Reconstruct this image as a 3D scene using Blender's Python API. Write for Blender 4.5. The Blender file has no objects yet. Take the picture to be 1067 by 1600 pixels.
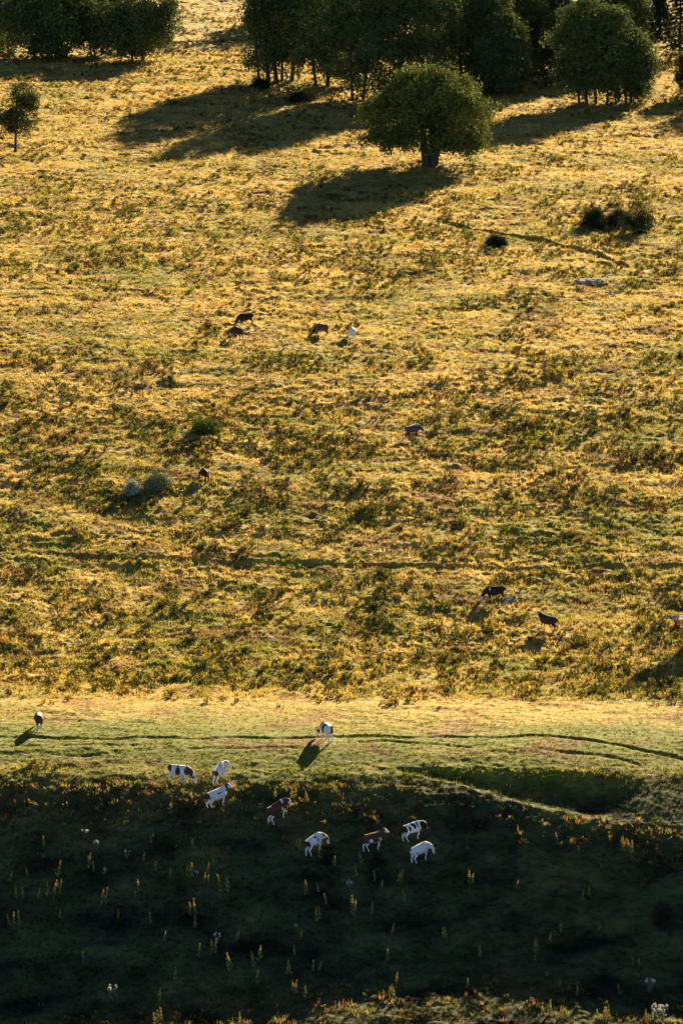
import bpy, bmesh, math, random
import numpy as np
from mathutils import Vector, Matrix, Quaternion
S = bpy.context.scene
COL = S.collection
R = math.radians

# ------------------------------------------------------------------ camera
F = 6000.0                     # focal length in photo pixels (1067 wide)
PITCH = R(9.5)
CAMZ = 100.0
cd = bpy.data.cameras.new('camera'); cam = bpy.data.objects.new('camera', cd); COL.objects.link(cam)
cam.location = (0, 0, CAMZ); cam.rotation_euler = (R(90) - PITCH, 0, 0)
cd.sensor_fit = 'HORIZONTAL'; cd.sensor_width = 36; cd.lens = 36 * F / 1067
cd.clip_start = 1; cd.clip_end = 20000
S.camera = cam
# ------------------------------------------------------------------ light
EL = R(22); AZ = R(23)
w = bpy.data.worlds.new("World"); S.world = w; w.use_nodes = True
nt = w.node_tree; bg = nt.nodes['Background']
sky = nt.nodes.new('ShaderNodeTexSky'); sky.sky_type = 'NISHITA'; sky.sun_disc = False
sky.sun_elevation = EL; sky.sun_rotation = AZ; sky.altitude = 3000; sky.air_density = 0.4; sky.dust_density = 0.2; sky.ozone_density = 1.5
nt.links.new(sky.outputs[0], bg.inputs[0]); bg.inputs[1].default_value = 0.05
sl = bpy.data.lights.new('sun', 'SUN'); sun = bpy.data.objects.new('sun', sl); COL.objects.link(sun)
sl.energy = 5.0; sl.angle = R(0.5); sl.color = (1.0, 0.78, 0.48)
SUND = Vector((-math.sin(AZ) * math.cos(EL), -math.cos(AZ) * math.cos(EL), -math.sin(EL)))
sun.rotation_euler = SUND.to_track_quat('-Z', 'Y').to_euler()
S.view_settings.view_transform = 'Standard'; S.view_settings.look = 'None'
S.view_settings.exposure = 2.2; S.view_settings.gamma = 1
S.render.engine = 'CYCLES'
S.cycles.max_bounces = 5; S.cycles.diffuse_bounces = 3; S.cycles.transmission_bounces = 3; S.cycles.transparent_max_bounces = 4

# ------------------------------------------------------------------ noise
def hsh(ix, iy, s):
    h = (ix.astype(np.int64) * 374761393 + iy.astype(np.int64) * 668265263 + s * 1442695041) & 0xffffffff
    h = ((h ^ (h >> 13)) * 1274126177) & 0xffffffff
    return ((h ^ (h >> 16)) & 0xffffffff).astype(np.float64) / 4294967295.0
def perlin(x, y, s=0):
    x = np.asarray(x, float); y = np.asarray(y, float)
    ix = np.floor(x); iy = np.floor(y); fx = x - ix; fy = y - iy
    u = fx*fx*fx*(fx*(fx*6-15)+10); v = fy*fy*fy*(fy*(fy*6-15)+10)
    def g(dx, dy):
        a = hsh(ix+dx, iy+dy, s) * 2 * np.pi
        return np.cos(a)*(fx-dx) + np.sin(a)*(fy-dy)
    n00, n10, n01, n11 = g(0,0), g(1,0), g(0,1), g(1,1)
    return 1.5*((n00*(1-u)+n10*u)*(1-v) + (n01*(1-u)+n11*u)*v)
def fbm(x, y, s=0, o=3):
    r = 0; a = 1; t = 0
    for i in range(o):
        r = r + a*perlin(x*2**i, y*2**i, s+17*i); t += a; a *= .5
    return r/t
def sst(a, b, x):
    t = np.clip((x-a)/(b-a), 0, 1); return t*t*(3-2*t)

# ------------------------------------------------------------------ terrain
ROWS = [(0,700),(50,650),(100,602),(250,500),(380,444),(500,402),(670,362),(800,340),(925,322),(1040,304.5),(1110,290.5),(1140,284.3),(1170,279.6),(1200,276.4)]
def dirs(px, py):
    px = np.asarray(px, float); py = np.asarray(py, float)
    u = (800-py)/F
    return (px-533.5)/F, math.cos(PITCH)+u*math.sin(PITCH), -math.sin(PITCH)+u*math.cos(PITCH)
_pts = []
for r_, D_ in ROWS:
    dx, dy, dz = dirs(533.5, r_); _pts.append((D_*dy, CAMZ+D_*dz))
_pts = _pts[::-1]
YC, ZC = float(_pts[0][0]), float(_pts[0][1])
_py = np.array([p[0] for p in _pts]+[760, 830, 1000, 1500]); 
_ztop = _pts[-1][1]
_pz = np.array([p[1] for p in _pts]+[_ztop+1.0, _ztop-6, _ztop-40, _ztop+60])
def pchip(xq, X, Y):
    h = np.diff(X); d = np.diff(Y)/h; m = np.zeros(len(X))
    for i in range(1, len(X)-1):
        m[i] = (d[i-1]*h[i]+d[i]*h[i-1])/(h[i]+h[i-1])
    m[0] = d[0]; m[-1] = d[-1]
    i = np.clip(np.searchsorted(X, xq)-1, 0, len(X)-2)
    t = np.clip((xq-X[i])/h[i], 0, 1)
    return (2*t**3-3*t**2+1)*Y[i]+(t**3-2*t**2+t)*h[i]*m[i]+(-2*t**3+3*t**2)*Y[i+1]+(t**3-t**2)*h[i]*m[i+1]
SP = math.tan(EL)/math.cos(AZ)         # slope that just grazes the sun's rays
def xpx(x, y): return 533.5 + x*F/np.maximum(y, 60)/1.01
_rr = np.linspace(1190, 1680, 99); _dx, _dy, _dz = dirs(533.5, _rr); _tt = (ZC-SP*YC-CAMZ)/(_dz-SP*_dy); _ss = YC-_tt*_dy
def srow(r): return np.interp(r, _rr, _ss)     # distance below the terrace edge at which the plane of the rays is seen on a photo row
def base(x, y):
    z = pchip(y, _py, _pz)
    # bank below the terrace: a hollow lying just under the plane of the sun's rays
    s = YC - y
    xp = xpx(x, y)
    son = srow(np.interp(xp, [-600, 0, 250, 560, 640, 720, 820, 900, 980, 1067, 1600], [1232, 1236, 1246, 1236, 1244, 1256, 1280, 1294, 1304, 1316, 1325]))
    son = son + 1.5*fbm(x/2.6, y/1.6, 5, 4)
    dep = np.interp(xp, [-600, 0, 200, 520, 800, 1000, 1500], [.75, .56, .48, .46, .55, .8, 1.1])
    send = srow(np.interp(xp, [-600, 0, 200, 380, 480, 560, 800, 900, 1067, 1600], [1645, 1636, 1626, 1606, 1584, 1568, 1568, 1590, 1618, 1650]))
    send = send + 0.7*fbm(x/2.5, y*0+3.3, 8, 2)
    rel = 0.12*np.minimum(s, son) + .22*np.clip(s, 0, 1.6) - (dep+.05)*sst(-.3, 12.0, s-son) + .24*fbm(x/1.5, y/1.0, 15, 3)*sst(-1.5, .5, s-son)*sst(8.5, 3.0, s-son) + (dep+0.22)*sst(-4.5, 2.5, s-send)
    sc_ = srow(np.interp(xp, [600, 680, 750, 850, 930, 1000], [1203, 1212, 1226, 1243, 1254, 1256])); wd_ = np.interp(xp, [600, 700, 850, 950], [.5, 1.0, 2.2, 2.8])
    rel = rel - (.13*np.maximum(sc_, 0)+.42)*np.exp(-((s-sc_)/wd_)**4)*sst(600, 680, xp)*sst(1010, 930, xp)
    zp = ZC + SP*(y-YC) + rel + 0.22*np.maximum(0, s-send)
    zz = np.where(s > 0, zp, z)
    # down to the valley in front of the frame
    zz = np.where(y < 225, np.maximum(zz, -25-0.0*y), zz)
    return zz
TR = []   # trails, in ground coordinates, filled below
def micro(x, y):
    a = sst(232, 262, y)
    hol = sst(YC+2, YC-4, y)                      # 1 in the hollow
    far = sst(430, 620, y)
    big = sst(YC+2, YC+18, y)
    z = 0.55*big*fbm(x/26, y/22, 1, 2) + 0.16*hol*fbm(x/9, y/6, 2, 2)*1.0
    ter = sst(298, 288, y)*(1-hol)               # terrace is smoother
    z = z + (1-hol)*(.25+.75*big)*(0.30-0.20*ter)*fbm(x/6.5, y/4.2, 3, 2)
    amp = (0.20 - 0.115*ter)*(1-0.45*hol)*(1+0.5*far)
    amp = amp*(.45+.85*sst(-.3, .35, fbm(x/14, y/10, 16, 2)))
    z = z + amp*(fbm(x/1.9, y/1.25, 4, 3)*1.4 - 0.5*np.abs(perlin(x/1.2, y/.9, 6)))
    # sharp tussock lumps in patches
    m = sst(0.0, .35, fbm(x/14, y/10, 9, 2))*(1-hol)
    z = z + m*(0.10+0.08*far)*(1-.6*ter)*np.maximum(0, perlin(x/.9, y/.7, 11))
    z = z + (1-.75*ter)*(1-.5*hol)*(.075+.05*far)*(.5+sst(-.2, .4, fbm(x/9, y/7, 12, 2)))*perlin(x/.62, y/.48, 13)
    return z
def height(x, y):
    x = np.asarray(x, float); y = np.asarray(y, float)
    z = base(x, y) + micro(x, y)
    for X, Y, dpt, wd in TR:
        yy = np.interp(x, X, Y)
        yy = yy + 0.35*perlin(x/3.1, x*0+Y[0], 21)
        k = np.where((x > X[0]) & (x < X[-1]), 1.0, 0.0)*(0.72+0.35*perlin(x/2.3, x*0+Y[0]*.3, 22)+.3*perlin(x/.7, y/.5, 23))
        d = y-yy
        z = z + k*(-dpt*np.exp(-(d/wd)**2) + 0.5*dpt*np.exp(-((d-1.6*wd)/(1.2*wd))**2))
    return z
def H1(x, y): return float(height(np.array([x]), np.array([y]))[0])
def ground(px, py, fn=None):
    """where the sight line through a photo point meets the slope"""
    fn = fn or height
    px = np.atleast_1d(np.asarray(px, float)); py = np.atleast_1d(np.asarray(py, float))
    dx, dy, dz = dirs(px, py); dx = dx+0*dz
    out = []
    for X_, Y_, Z_ in zip(dx, dy, dz):
        lo, hi = 228.0, 860.0
        for n in (1600, 60):
            t = np.linspace(lo, hi, n); below = (CAMZ+Z_*t) < fn(X_*t, Y_*t)
            i = int(np.argmax(below)) if below.any() else n-1
            lo, hi = t[max(i-1, 0)], t[i]
        out.append((X_*hi, Y_*hi, CAMZ+Z_*hi))
    return np.array(out)
def gp(px, py):
    p = ground(px, py)[0]; return float(p[0]), float(p[1]), float(p[2])
for pts, dpt, wd in [
    ([(-60,1150),(100,1154),(300,1153),(480,1152),(560,1150),(700,1152),(860,1150),(930,1158),(1000,1172),(1120,1198)], .14, .24),
    ([(-60,1165),(90,1166),(200,1164),(262,1164)], .09, .22),
    ([(-60,1175),(60,1177),(120,1180),(170,1178)], .09, .26),
    ([(290,1170),(360,1169),(470,1168)], .10, .24),
    ([(560,1160),(600,1158),(660,1162),(740,1168)], .1, .24),
    ([(840,1172),(900,1176),(960,1186),(1000,1196)], .10, .24),
    ([(-60,858),(60,864),(180,872),(330,878),(460,879),(600,884),(760,887),(900,886),(1120,890)], .32, .36),
    ([(590,874),(700,880),(800,884)], .15, .3),
    ([(690,345),(760,362),(850,378),(930,396),(985,413)], .75, .6),
    ([(850,410),(905,404),(965,408)], .2, .5),
    ([(210,606),(250,600),(300,602)], .35, .6),
    ([(130,640),(180,626),(260,622)], .16, .6),
]:
    g = ground([p[0] for p in pts], [p[1] for p in pts], base)
    o = np.argsort(g[:, 0]); TR.append((g[o, 0], g[o, 1], dpt, wd))

# ------------------------------------------------------------------ helpers
def mesh_np(name, V, Fc, mat=None, col=None, smooth=False):
    """V (n,3); Fc (m,k) all tris or all quads"""
    V = np.asarray(V, np.float32); Fc = np.asarray(Fc, np.int32)
    me = bpy.data.meshes.new(name)
    me.vertices.add(len(V)); me.vertices.foreach_set('co', V.ravel())
    k = Fc.shape[1]
    me.loops.add(Fc.size); me.loops.foreach_set('vertex_index', Fc.ravel())
    me.polygons.add(len(Fc)); me.polygons.foreach_set('loop_start', np.arange(0, Fc.size, k, dtype=np.int32))
    me.polygons.foreach_set('loop_total', np.full(len(Fc), k, np.int32))
    if smooth: me.polygons.foreach_set('use_smooth', np.ones(len(Fc), bool))
    me.update(calc_edges=True)
    if col is not None:
        a = me.color_attributes.new('Col', 'FLOAT_COLOR', 'POINT')
        c = np.ones((len(V), 4), np.float32); c[:, :3] = col; a.data.foreach_set('color', c.ravel())
    if mat: me.materials.append(mat)
    return me
def tag(o, label=None, cat=None, group=None, kind=None):
    if label: o['label'] = label
    if cat: o['category'] = cat
    if group: o['group'] = group
    if kind: o['kind'] = kind
    return o
def add(name, me, parent=None, loc=None):
    o = bpy.data.objects.new(name, me); COL.objects.link(o)
    if parent: o.parent = parent
    if loc is not None: o.location = loc
    return o
class Geo:
    """collects tubes and leaf quads (as triangles)"""
    def __init__(s): s.V = []; s.F = []; s.C = []; s.n = 0
    def put(s, V, Fc, c):
        V = np.asarray(V, float); Fc = np.asarray(Fc, int)
        s.V.append(V); s.F.append(Fc+s.n); c = np.asarray(c, float)
        s.C.append(np.broadcast_to(c, (len(V), 3)) if c.ndim == 1 else c); s.n += len(V)
    def arr(s): return np.concatenate(s.V), np.concatenate(s.F), np.concatenate(s.C)
    def tube(s, pts, rad, c, n=6):
        pts = np.asarray(pts, float); m = len(pts)
        T = np.gradient(pts, axis=0); T /= np.linalg.norm(T, axis=1)[:, None]+1e-9
        up = np.array([0.3, 0.2, 1.0]) if abs(T[0][2]) < .8 else np.array([1.0, .2, 0])
        A = np.cross(T, up); A /= np.linalg.norm(A, axis=1)[:, None]+1e-9; B = np.cross(T, A)
        an = np.arange(n)*2*np.pi/n
        rad = np.asarray(rad, float)
        V = pts[:, None]+rad[:, None, None]*(np.cos(an)[None, :, None]*A[:, None]+np.sin(an)[None, :, None]*B[:, None])
        V = V.reshape(-1, 3); Fc = []
        for i in range(m-1):
            for j in range(n):
                a = i*n+j; b = i*n+(j+1) % n; Fc += [(a, b, b+n), (a, b+n, a+n)]
        V = np.vstack([V, pts[-1]+T[-1]*rad[-1]]); e = len(V)-1
        for j in range(n): Fc.append(((m-1)*n+j, (m-1)*n+(j+1) % n, e))
        s.put(V, Fc, c)
    def mesh(s, name, mat, smooth=False):
        V, Fc, C = s.arr(); return mesh_np(name, V, Fc, mat, C, smooth)
def leaf_tris(P, U, W, L, Wd):
    """diamond leaves: base P, along unit U length L, side W half width Wd, 2 tris each"""
    n = len(P); V = np.empty((n, 4, 3))
    V[:, 0] = P; V[:, 1] = P+U*(L*.5)[:, None]+W*Wd[:, None]; V[:, 2] = P+U*L[:, None]; V[:, 3] = P+U*(L*.5)[:, None]-W*Wd[:, None]
    i = np.arange(n)*4
    Fc = np.concatenate([np.stack([i, i+1, i+2], 1), np.stack([i, i+2, i+3], 1)])
    return V.reshape(-1, 3), Fc
def nrm(v): return v/(np.linalg.norm(v, axis=-1, keepdims=True)+1e-9)

# ------------------------------------------------------------------ materials
def new_mat(name):
    m = bpy.data.materials.new(name); m.use_nodes = True; t = m.node_tree; t.nodes.clear(); return m, t
def leaf_mat(name, tr=0.45, var=0.5):
    m, t = new_mat(name); N = t.nodes; L = t.links
    out = N.new('ShaderNodeOutputMaterial'); at = N.new('ShaderNodeAttribute'); at.attribute_name = 'Col'
    no = N.new('ShaderNodeTexNoise'); no.inputs['Scale'].default_value = 1.7; no.inputs['Detail'].default_value = 2
    tc = N.new('ShaderNodeTexCoord'); L.new(tc.outputs['Object'], no.inputs['Vector'])
    mr = N.new('ShaderNodeMapRange'); mr.inputs[1].default_value = .3; mr.inputs[2].default_value = .7
    mr.inputs[3].default_value = 1-var*.5; mr.inputs[4].default_value = 1+var*.5
    L.new(no.outputs['Fac'], mr.inputs[0])
    mx = N.new('ShaderNodeVectorMath'); mx.operation = 'SCALE'; L.new(at.outputs['Color'], mx.inputs[0]); L.new(mr.outputs[0], mx.inputs['Scale'])
    d = N.new('ShaderNodeBsdfDiffuse'); d.inputs['Roughness'].default_value = .6; tl = N.new('ShaderNodeBsdfTranslucent')
    L.new(mx.outputs[0], d.inputs[0]); L.new(mx.outputs[0], tl.inputs[0])
    ms = N.new('ShaderNodeMixShader'); ms.inputs[0].default_value = tr; L.new(d.outputs[0], ms.inputs[1]); L.new(tl.outputs[0], ms.inputs[2])
    L.new(ms.outputs[0], out.inputs[0]); return m
M_GRASS = leaf_mat('grass_blades', .5, .5)
M_WEED = leaf_mat('weed_leaves', .30, .5)
M_TREE = leaf_mat('tree_leaves', .25, .6)
def rough_mat(name, ramp, scale=3.0, bump=.4, bscale=20, rough=.9, attr=False):
    m, t = new_mat(name); N = t.nodes; L = t.links
    out = N.new('ShaderNodeOutputMaterial'); p = N.new('ShaderNodeBsdfPrincipled'); L.new(p.outputs[0], out.inputs[0])
    p.inputs['Roughness'].default_value = rough; p.inputs['Specular IOR Level'].default_value = .15
    tc = N.new('ShaderNodeTexCoord'); no = N.new('ShaderNodeTexNoise'); no.inputs['Scale'].default_value = scale; no.inputs['Detail'].default_value = 6; no.inputs['Roughness'].default_value = .65
    L.new(tc.outputs['Object'], no.inputs['Vector']); cr = N.new('ShaderNodeValToRGB')
    for i, (q, c) in enumerate(ramp):
        e = cr.color_ramp.elements[i] if i < 2 else cr.color_ramp.elements.new(q)
        e.position = q; e.color = (*c, 1)
    L.new(no.outputs['Fac'], cr.inputs[0]); src = cr.outputs[0]
    if attr:
        at = N.new('ShaderNodeAttribute'); at.attribute_name = 'Col'
        mu = N.new('ShaderNodeMix'); mu.data_type = 'RGBA'; mu.blend_type = 'MULTIPLY'; mu.inputs[0].default_value = 1
        L.new(src, mu.inputs[6]); L.new(at.outputs['Color'], mu.inputs[7]); src = mu.outputs[2]
    L.new(src, p.inputs['Base Color'])
    n2 = N.new('ShaderNodeTexNoise'); n2.inputs['Scale'].default_value = bscale; n2.inputs['Detail'].default_value = 4; L.new(tc.outputs['Object'], n2.inputs['Vector'])
    b = N.new('ShaderNodeBump'); b.inputs['Strength'].default_value = bump; b.inputs['Distance'].default_value = .08
    L.new(n2.outputs['Fac'], b.inputs['Height']); L.new(b.outputs[0], p.inputs['Normal'])
    return m
M_BARK = rough_mat('bark', [(.3, (.035, .03, .024)), (.7, (.10, .085, .07))], 4, .8, 12)
M_ROCK = rough_mat('pale_limestone', [(.3, (.14, .13, .12)), (.7, (.36, .34, .30))], 1.6, .9, 6)
M_COAT = rough_mat('cattle_coat', [(.3, (.86, .86, .86)), (.7, (1, 1, 1))], 9, .25, 40, .75, attr=True)
M_GROUND = rough_mat('pasture_turf', [(.28, (.62, .60, .55)), (.5, (.95, .95, .95)), (.72, (1.25, 1.2, 1.15))], 1.1, .9, 3.0, .95, attr=True)
M_SOIL = rough_mat('far_turf', [(.3, (.05, .06, .03)), (.7, (.09, .10, .04))], .05, .2, 1)

# ------------------------------------------------------------------ pasture colour (what grows where, plus shade painted into the hollow)
DRY = np.array((.41, .288, .072)); GRN = np.array((.112, .14, .017)); OLV = np.array((.25, .205, .036)); BRN = np.array((.16, .085, .032))
def turf(x, y):
    n1 = fbm(x/17, y/13, 31, 3); n2 = fbm(x/3.2, y/2.4, 32, 3); n3 = fbm(x/6, y/4, 33, 2)
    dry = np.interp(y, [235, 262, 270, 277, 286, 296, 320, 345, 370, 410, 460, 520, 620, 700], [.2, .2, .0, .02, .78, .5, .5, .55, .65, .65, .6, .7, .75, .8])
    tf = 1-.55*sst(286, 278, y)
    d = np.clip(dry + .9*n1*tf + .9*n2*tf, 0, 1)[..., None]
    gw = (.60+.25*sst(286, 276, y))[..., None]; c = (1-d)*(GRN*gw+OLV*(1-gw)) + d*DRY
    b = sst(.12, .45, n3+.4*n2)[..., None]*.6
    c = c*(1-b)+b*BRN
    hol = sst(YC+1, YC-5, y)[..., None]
    return c*(1-hol) + hol*((np.array((.044, .054, .018))*(1+1.3*np.clip(n2+.6*n3, -.6, .9))[..., None]+np.array((.02, .008, .0))*sst(0, .4, n1+n3)[..., None]))  # hollow turf painted darker to deepen its shade, with green and brown mottling

# ------------------------------------------------------------------ ground mesh
ys = [228.0]
while ys[-1] < 735: ys.append(ys[-1]+0.11+max(0, ys[-1]-250)*0.00078)
ysn = np.array(ys)
ysf = np.concatenate([np.array([-400, -200, 0, 100, 160, 190, 205, 215, 221, 225.]), ysn, 735+np.cumsum(np.linspace(2, 90, 24))])
uc = np.linspace(-1, 1, 640); gr = np.cumsum(np.geomspace(.006, 2.2, 34)); uu = np.concatenate([-1-gr[::-1], uc, 1+gr])
Wd = 0.0889*np.clip(ysf, 225, 760)*1.18+1.5
Xg = uu[None, :]*Wd[:, None]; Yg = np.broadcast_to(ysf[:, None], Xg.shape)
Zg = height(Xg, Yg)
nr, nc = Xg.shape
idx = np.arange(nr*nc).reshape(nr, nc)
Q = np.stack([idx[:-1, :-1], idx[:-1, 1:], idx[1:, 1:], idx[1:, :-1]], -1).reshape(-1, 4)
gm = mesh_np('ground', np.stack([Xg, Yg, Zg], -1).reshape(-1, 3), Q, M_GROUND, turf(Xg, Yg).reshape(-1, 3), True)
tag(add('ground', gm), kind='structure')

# ------------------------------------------------------------------ plant prototypes
A_ = np.array
rng = np.random.default_rng(7)
def p_grass(c1, c2, n=9, h=.22, sp=.14):
    g = Geo()
    for i in range(n):
        a = rng.uniform(0, 6.28); r = rng.uniform(0, sp); b = np.array([math.cos(a)*r, math.sin(a)*r, -.03])
        hh = h*rng.uniform(.6, 1.2); ln = rng.uniform(.1, .5)*hh; t = b+np.array([math.cos(a)*ln, math.sin(a)*ln, hh])
        pa = rng.uniform(0, 6.28); wv = np.array([math.cos(pa), math.sin(pa), 0])*rng.uniform(.018, .035)
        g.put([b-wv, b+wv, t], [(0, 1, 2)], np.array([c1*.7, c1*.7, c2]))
    return g.arr()
def p_bush(c, n=26, h=.5, r=.3, L=.2, wd=.05, c2=None):
    g = Geo(); c2 = c if c2 is None else c2
    a = rng.uniform(0, 6.28, n); q = np.sqrt(rng.uniform(0, 1, n)); z = rng.uniform(.0, 1, n)**.8
    P = np.stack([np.cos(a)*q*r*(1-.6*z), np.sin(a)*q*r*(1-.6*z), z*h*.75], 1)
    for i in range(9): g.tube([[0, 0, -.06], P[i]*A_([.6, .6, .9]), P[i]+A_([0, 0, .05])], [.03, .016, .008], c*.6, 3)
    U = nrm(np.stack([np.cos(a)*.7, np.sin(a)*.7, rng.uniform(.3, 1.5, n)], 1)); W = nrm(np.cross(U, rng.normal(size=(n, 3))))
    V, Fc = leaf_tris(P, U, W, L*rng.uniform(.6, 1.3, n), wd*rng.uniform(.6, 1.2, n))
    k = rng.uniform(0, 1, n)[:, None]; cc = (c*(1-k)+c2*k)*rng.uniform(.7, 1.25, n)[:, None]
    g.put(V, Fc, np.repeat(cc, 4, 0)); return g.arr()
def p_spike(cs, cl, n=3, h=.8, sp=.15, leafy=True):
    g = Geo()
    for i in range(n):
        a = rng.uniform(0, 6.28); r = rng.uniform(0, sp); b = np.array([math.cos(a)*r, math.sin(a)*r, -.05]); hh = h*rng.uniform(.65, 1.1)
        top = b+np.array([rng.normal()*.06, rng.normal()*.06, hh])
        g.tube([b, (b+top)/2, top], [.014, .012, .006], cl*.7, 3)
        m = int(14*hh/.8)
        z = np.linspace(.40, 1, m); P = b+(top-b)*z[:, None]; aa = rng.uniform(0, 6.28, m)
        U = nrm(np.stack([np.cos(aa), np.sin(aa), np.full(m, .9)], 1)); W = nrm(np.cross(U, rng.normal(size=(m, 3))))
        V, Fc = leaf_tris(P, U, W, .10*(1.35-z)*rng.uniform(.8, 1.3, m), np.full(m, .032)); g.put(V, Fc, np.repeat(cs*rng.uniform(.7, 1.3, m)[:, None], 4, 0))
        if leafy:
            m = 8; z = np.linspace(.05, .6, m); P = b+(top-b)*z[:, None]; aa = rng.uniform(0, 6.28, m)
            U = nrm(np.stack([np.cos(aa), np.sin(aa), np.full(m, .8)], 1)); W = nrm(np.cross(U, rng.normal(size=(m, 3))))
            V, Fc = leaf_tris(P, U, W, .20*(1.2-z), np.full(m, .045)); g.put(V, Fc, np.repeat(cl*rng.uniform(.7, 1.2, m)[:, None], 4, 0))
    return g.arr()
cSTR, cOLV, cGR, cGOLD, cRUST, cDKG = A_((.52, .38, .16)), A_((.36, .30, .06)), A_((.15, .145, .032)), A_((.58, .42, .05)), A_((.22, .115, .05)), A_((.06, .075, .022))
def scatter(name, protos, x, y, sc, tint, mat, sink=0.0):
    z = height(x, y)-sink; pick = rng.integers(0, len(protos), len(x)); VV = []; FF = []; CC = []; off = 0
    for k, (V, Fc, C) in enumerate(protos):
        m = pick == k; n = int(m.sum())
        if not n: continue
        a = rng.uniform(0, 6.28, n); ca, sa = np.cos(a), np.sin(a); s = sc[m]
        X = (V[None, :, 0]*ca[:, None]-V[None, :, 1]*sa[:, None])*s[:, None]+x[m][:, None]
        Y = (V[None, :, 0]*sa[:, None]+V[None, :, 1]*ca[:, None])*s[:, None]+y[m][:, None]
        Z = V[None, :, 2]*s[:, None]+z[m][:, None]
        VV.append(np.stack([X, Y, Z], -1).reshape(-1, 3).astype(np.float32))
        FF.append((Fc[None]+(np.arange(n)*len(V))[:, None, None]).reshape(-1, 3)+off)
        CC.append((C[None]*tint[m][:, None, :]).reshape(-1, 3).astype(np.float32)); off += n*len(V)
    return add(name, mesh_np(name, np.concatenate(VV), np.concatenate(FF), mat, np.concatenate(CC)))
def sample(n, y0, y1, pw=1.0, wide=1.12):
    """points over the part of the slope the picture takes in, and a margin"""
    y = y0+(y1-y0)*rng.uniform(0, 1, n)**pw; x = rng.uniform(-1, 1, n)*(0.0889*y*wide+2); return x, y
# short turf: blades take the turf colour, painted hollow shade included
x, y = sample(260000, 236, 620, 1.15); 
keep = rng.uniform(0, 1, len(x)) < np.clip(.75+.5*fbm(x/5, y/4, 41, 2), .2, 1)
x, y = x[keep], y[keep]
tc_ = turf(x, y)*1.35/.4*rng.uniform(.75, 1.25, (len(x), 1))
one = np.ones(3)*.4
hol = sst(YC+1, YC-4, y)
sc = rng.uniform(.6, 1.5, len(x))*(1-.35*hol)*np.where((y > YC) & (y < 288), .5, 1.0)
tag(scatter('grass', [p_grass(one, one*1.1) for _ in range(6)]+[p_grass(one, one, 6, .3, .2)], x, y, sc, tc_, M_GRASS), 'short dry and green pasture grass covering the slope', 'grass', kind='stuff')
# weeds
def weedmask(x, y):
    y = y+4.5*fbm(x/7, y/9, 54, 3)*sst(YC+5, YC+15, y)
    m = np.interp(y, [236, YC-1, YC, 281, 287, 293, 305, 318, 330, 340, 352, 368, 385, 398, 408, 430, 470, 500, 560, 600, 700],
                     [.05, .05, .04, .04, .20, .72, .62, .55, .35, .45, .78, .6, .5, .12, .25, .75, .6, .2, .55, .55, .6])
    m = m + 1.6*fbm(x/8, y/7, 51, 3) + 1.0*fbm(x/2.2, y/2.2, 52, 2)
    m = np.where((y > YC+1) & (y < 284), m*.25, m)
    return sst(.42, 1.0, m)*clearing(x, y)*np.where(y < YC-1.5, 0.02, 1)
CLR = []
def clearing(x, y):
    k = np.ones_like(x)
    for X, Y, dpt, wd in TR:
        d = y-np.interp(x, X, Y)-.35*perlin(x/3.1, x*0+Y[0], 21); k = np.where((x > X[0]) & (x < X[-1]) & (d > -1.6) & (d < .8), k*.12, k)
    for cx, cy in CLR:          # grazed ground round each animal
        u = (x-cx)*(-math.sin(AZ))+(y-cy)*(-math.cos(AZ)); v = (x-cx)*math.cos(AZ)-(y-cy)*math.sin(AZ)
        k = np.where((u > -1.8) & (u < 7.5) & (np.abs(v) < 1.7-.1*u), k*.06, k)
    return k
for q in [(384, 508), (371, 529), (503, 524), (551, 529), (646, 683), (320, 752), (773, 940), (855, 985), (61, 1140), (510, 1158)]:
    CLR.append(gp(*q)[:2])
def kinds(x, y):
    """weights of rust docks, green weeds, golden weeds, dark clumps"""
    r = np.interp(y, [236, 290, 300, 330, 345, 370, 400, 440, 500, 700], [.1, .2, .15, .3, .55, .5, .3, .3, .2, .35])
    gd = np.interp(y, [236, 290, 300, 330, 345, 370, 400, 440, 500, 700], [.3, .9, .6, .4, .22, .25, .3, .45, .6, .9])
    dk = np.interp(y, [236, 300, 345, 400, 450, 700], [.2, .5, .5, .4, .4, .15])
    return r*(1+1.5*fbm(x/13, y/9, 61, 2)), gd*(1+1.2*fbm(x/16, y/12, 62, 2)), dk
x, y = sample(84000, 258, 690, 1.25)
keep = rng.uniform(0, 1, len(x)) < weedmask(x, y)
x, y = x[keep], y[keep]
r_, g_, d_ = kinds(x, y); gg = .9+0*x; tot = np.maximum(r_, .02)+np.maximum(g_, .02)+d_*1.3+gg*.6; u = rng.uniform(0, 1, len(x))*tot
kr = np.maximum(r_, .02); kg = kr+np.maximum(g_, .02); kd = kg+d_*1.3
K = np.where(u < kr, 0, np.where(u < kg, 1, np.where(u < kd, 2, 3)))
SZ = rng.uniform(.42, 1.02, len(x))*np.where(rng.uniform(0, 1, len(x)) < .12, 1.45, 1)
PR = {0: [p_spike(cRUST, cRUST*.9, 4, .62, .2) for _ in range(5)],
      1: [p_spike(cGOLD, cGOLD*.85, 3, .62, .16) for _ in range(3)]+[p_bush(cGOLD, 30, .5, .24, .18, .045, cOLV) for _ in range(3)],
      2: [p_bush(cDKG, 44, .45, .38, .2, .06, cGR) for _ in range(4)],
      3: [p_bush(cGR, 30, .42, .28, .2, .05, cOLV) for _ in range(5)]}
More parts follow.
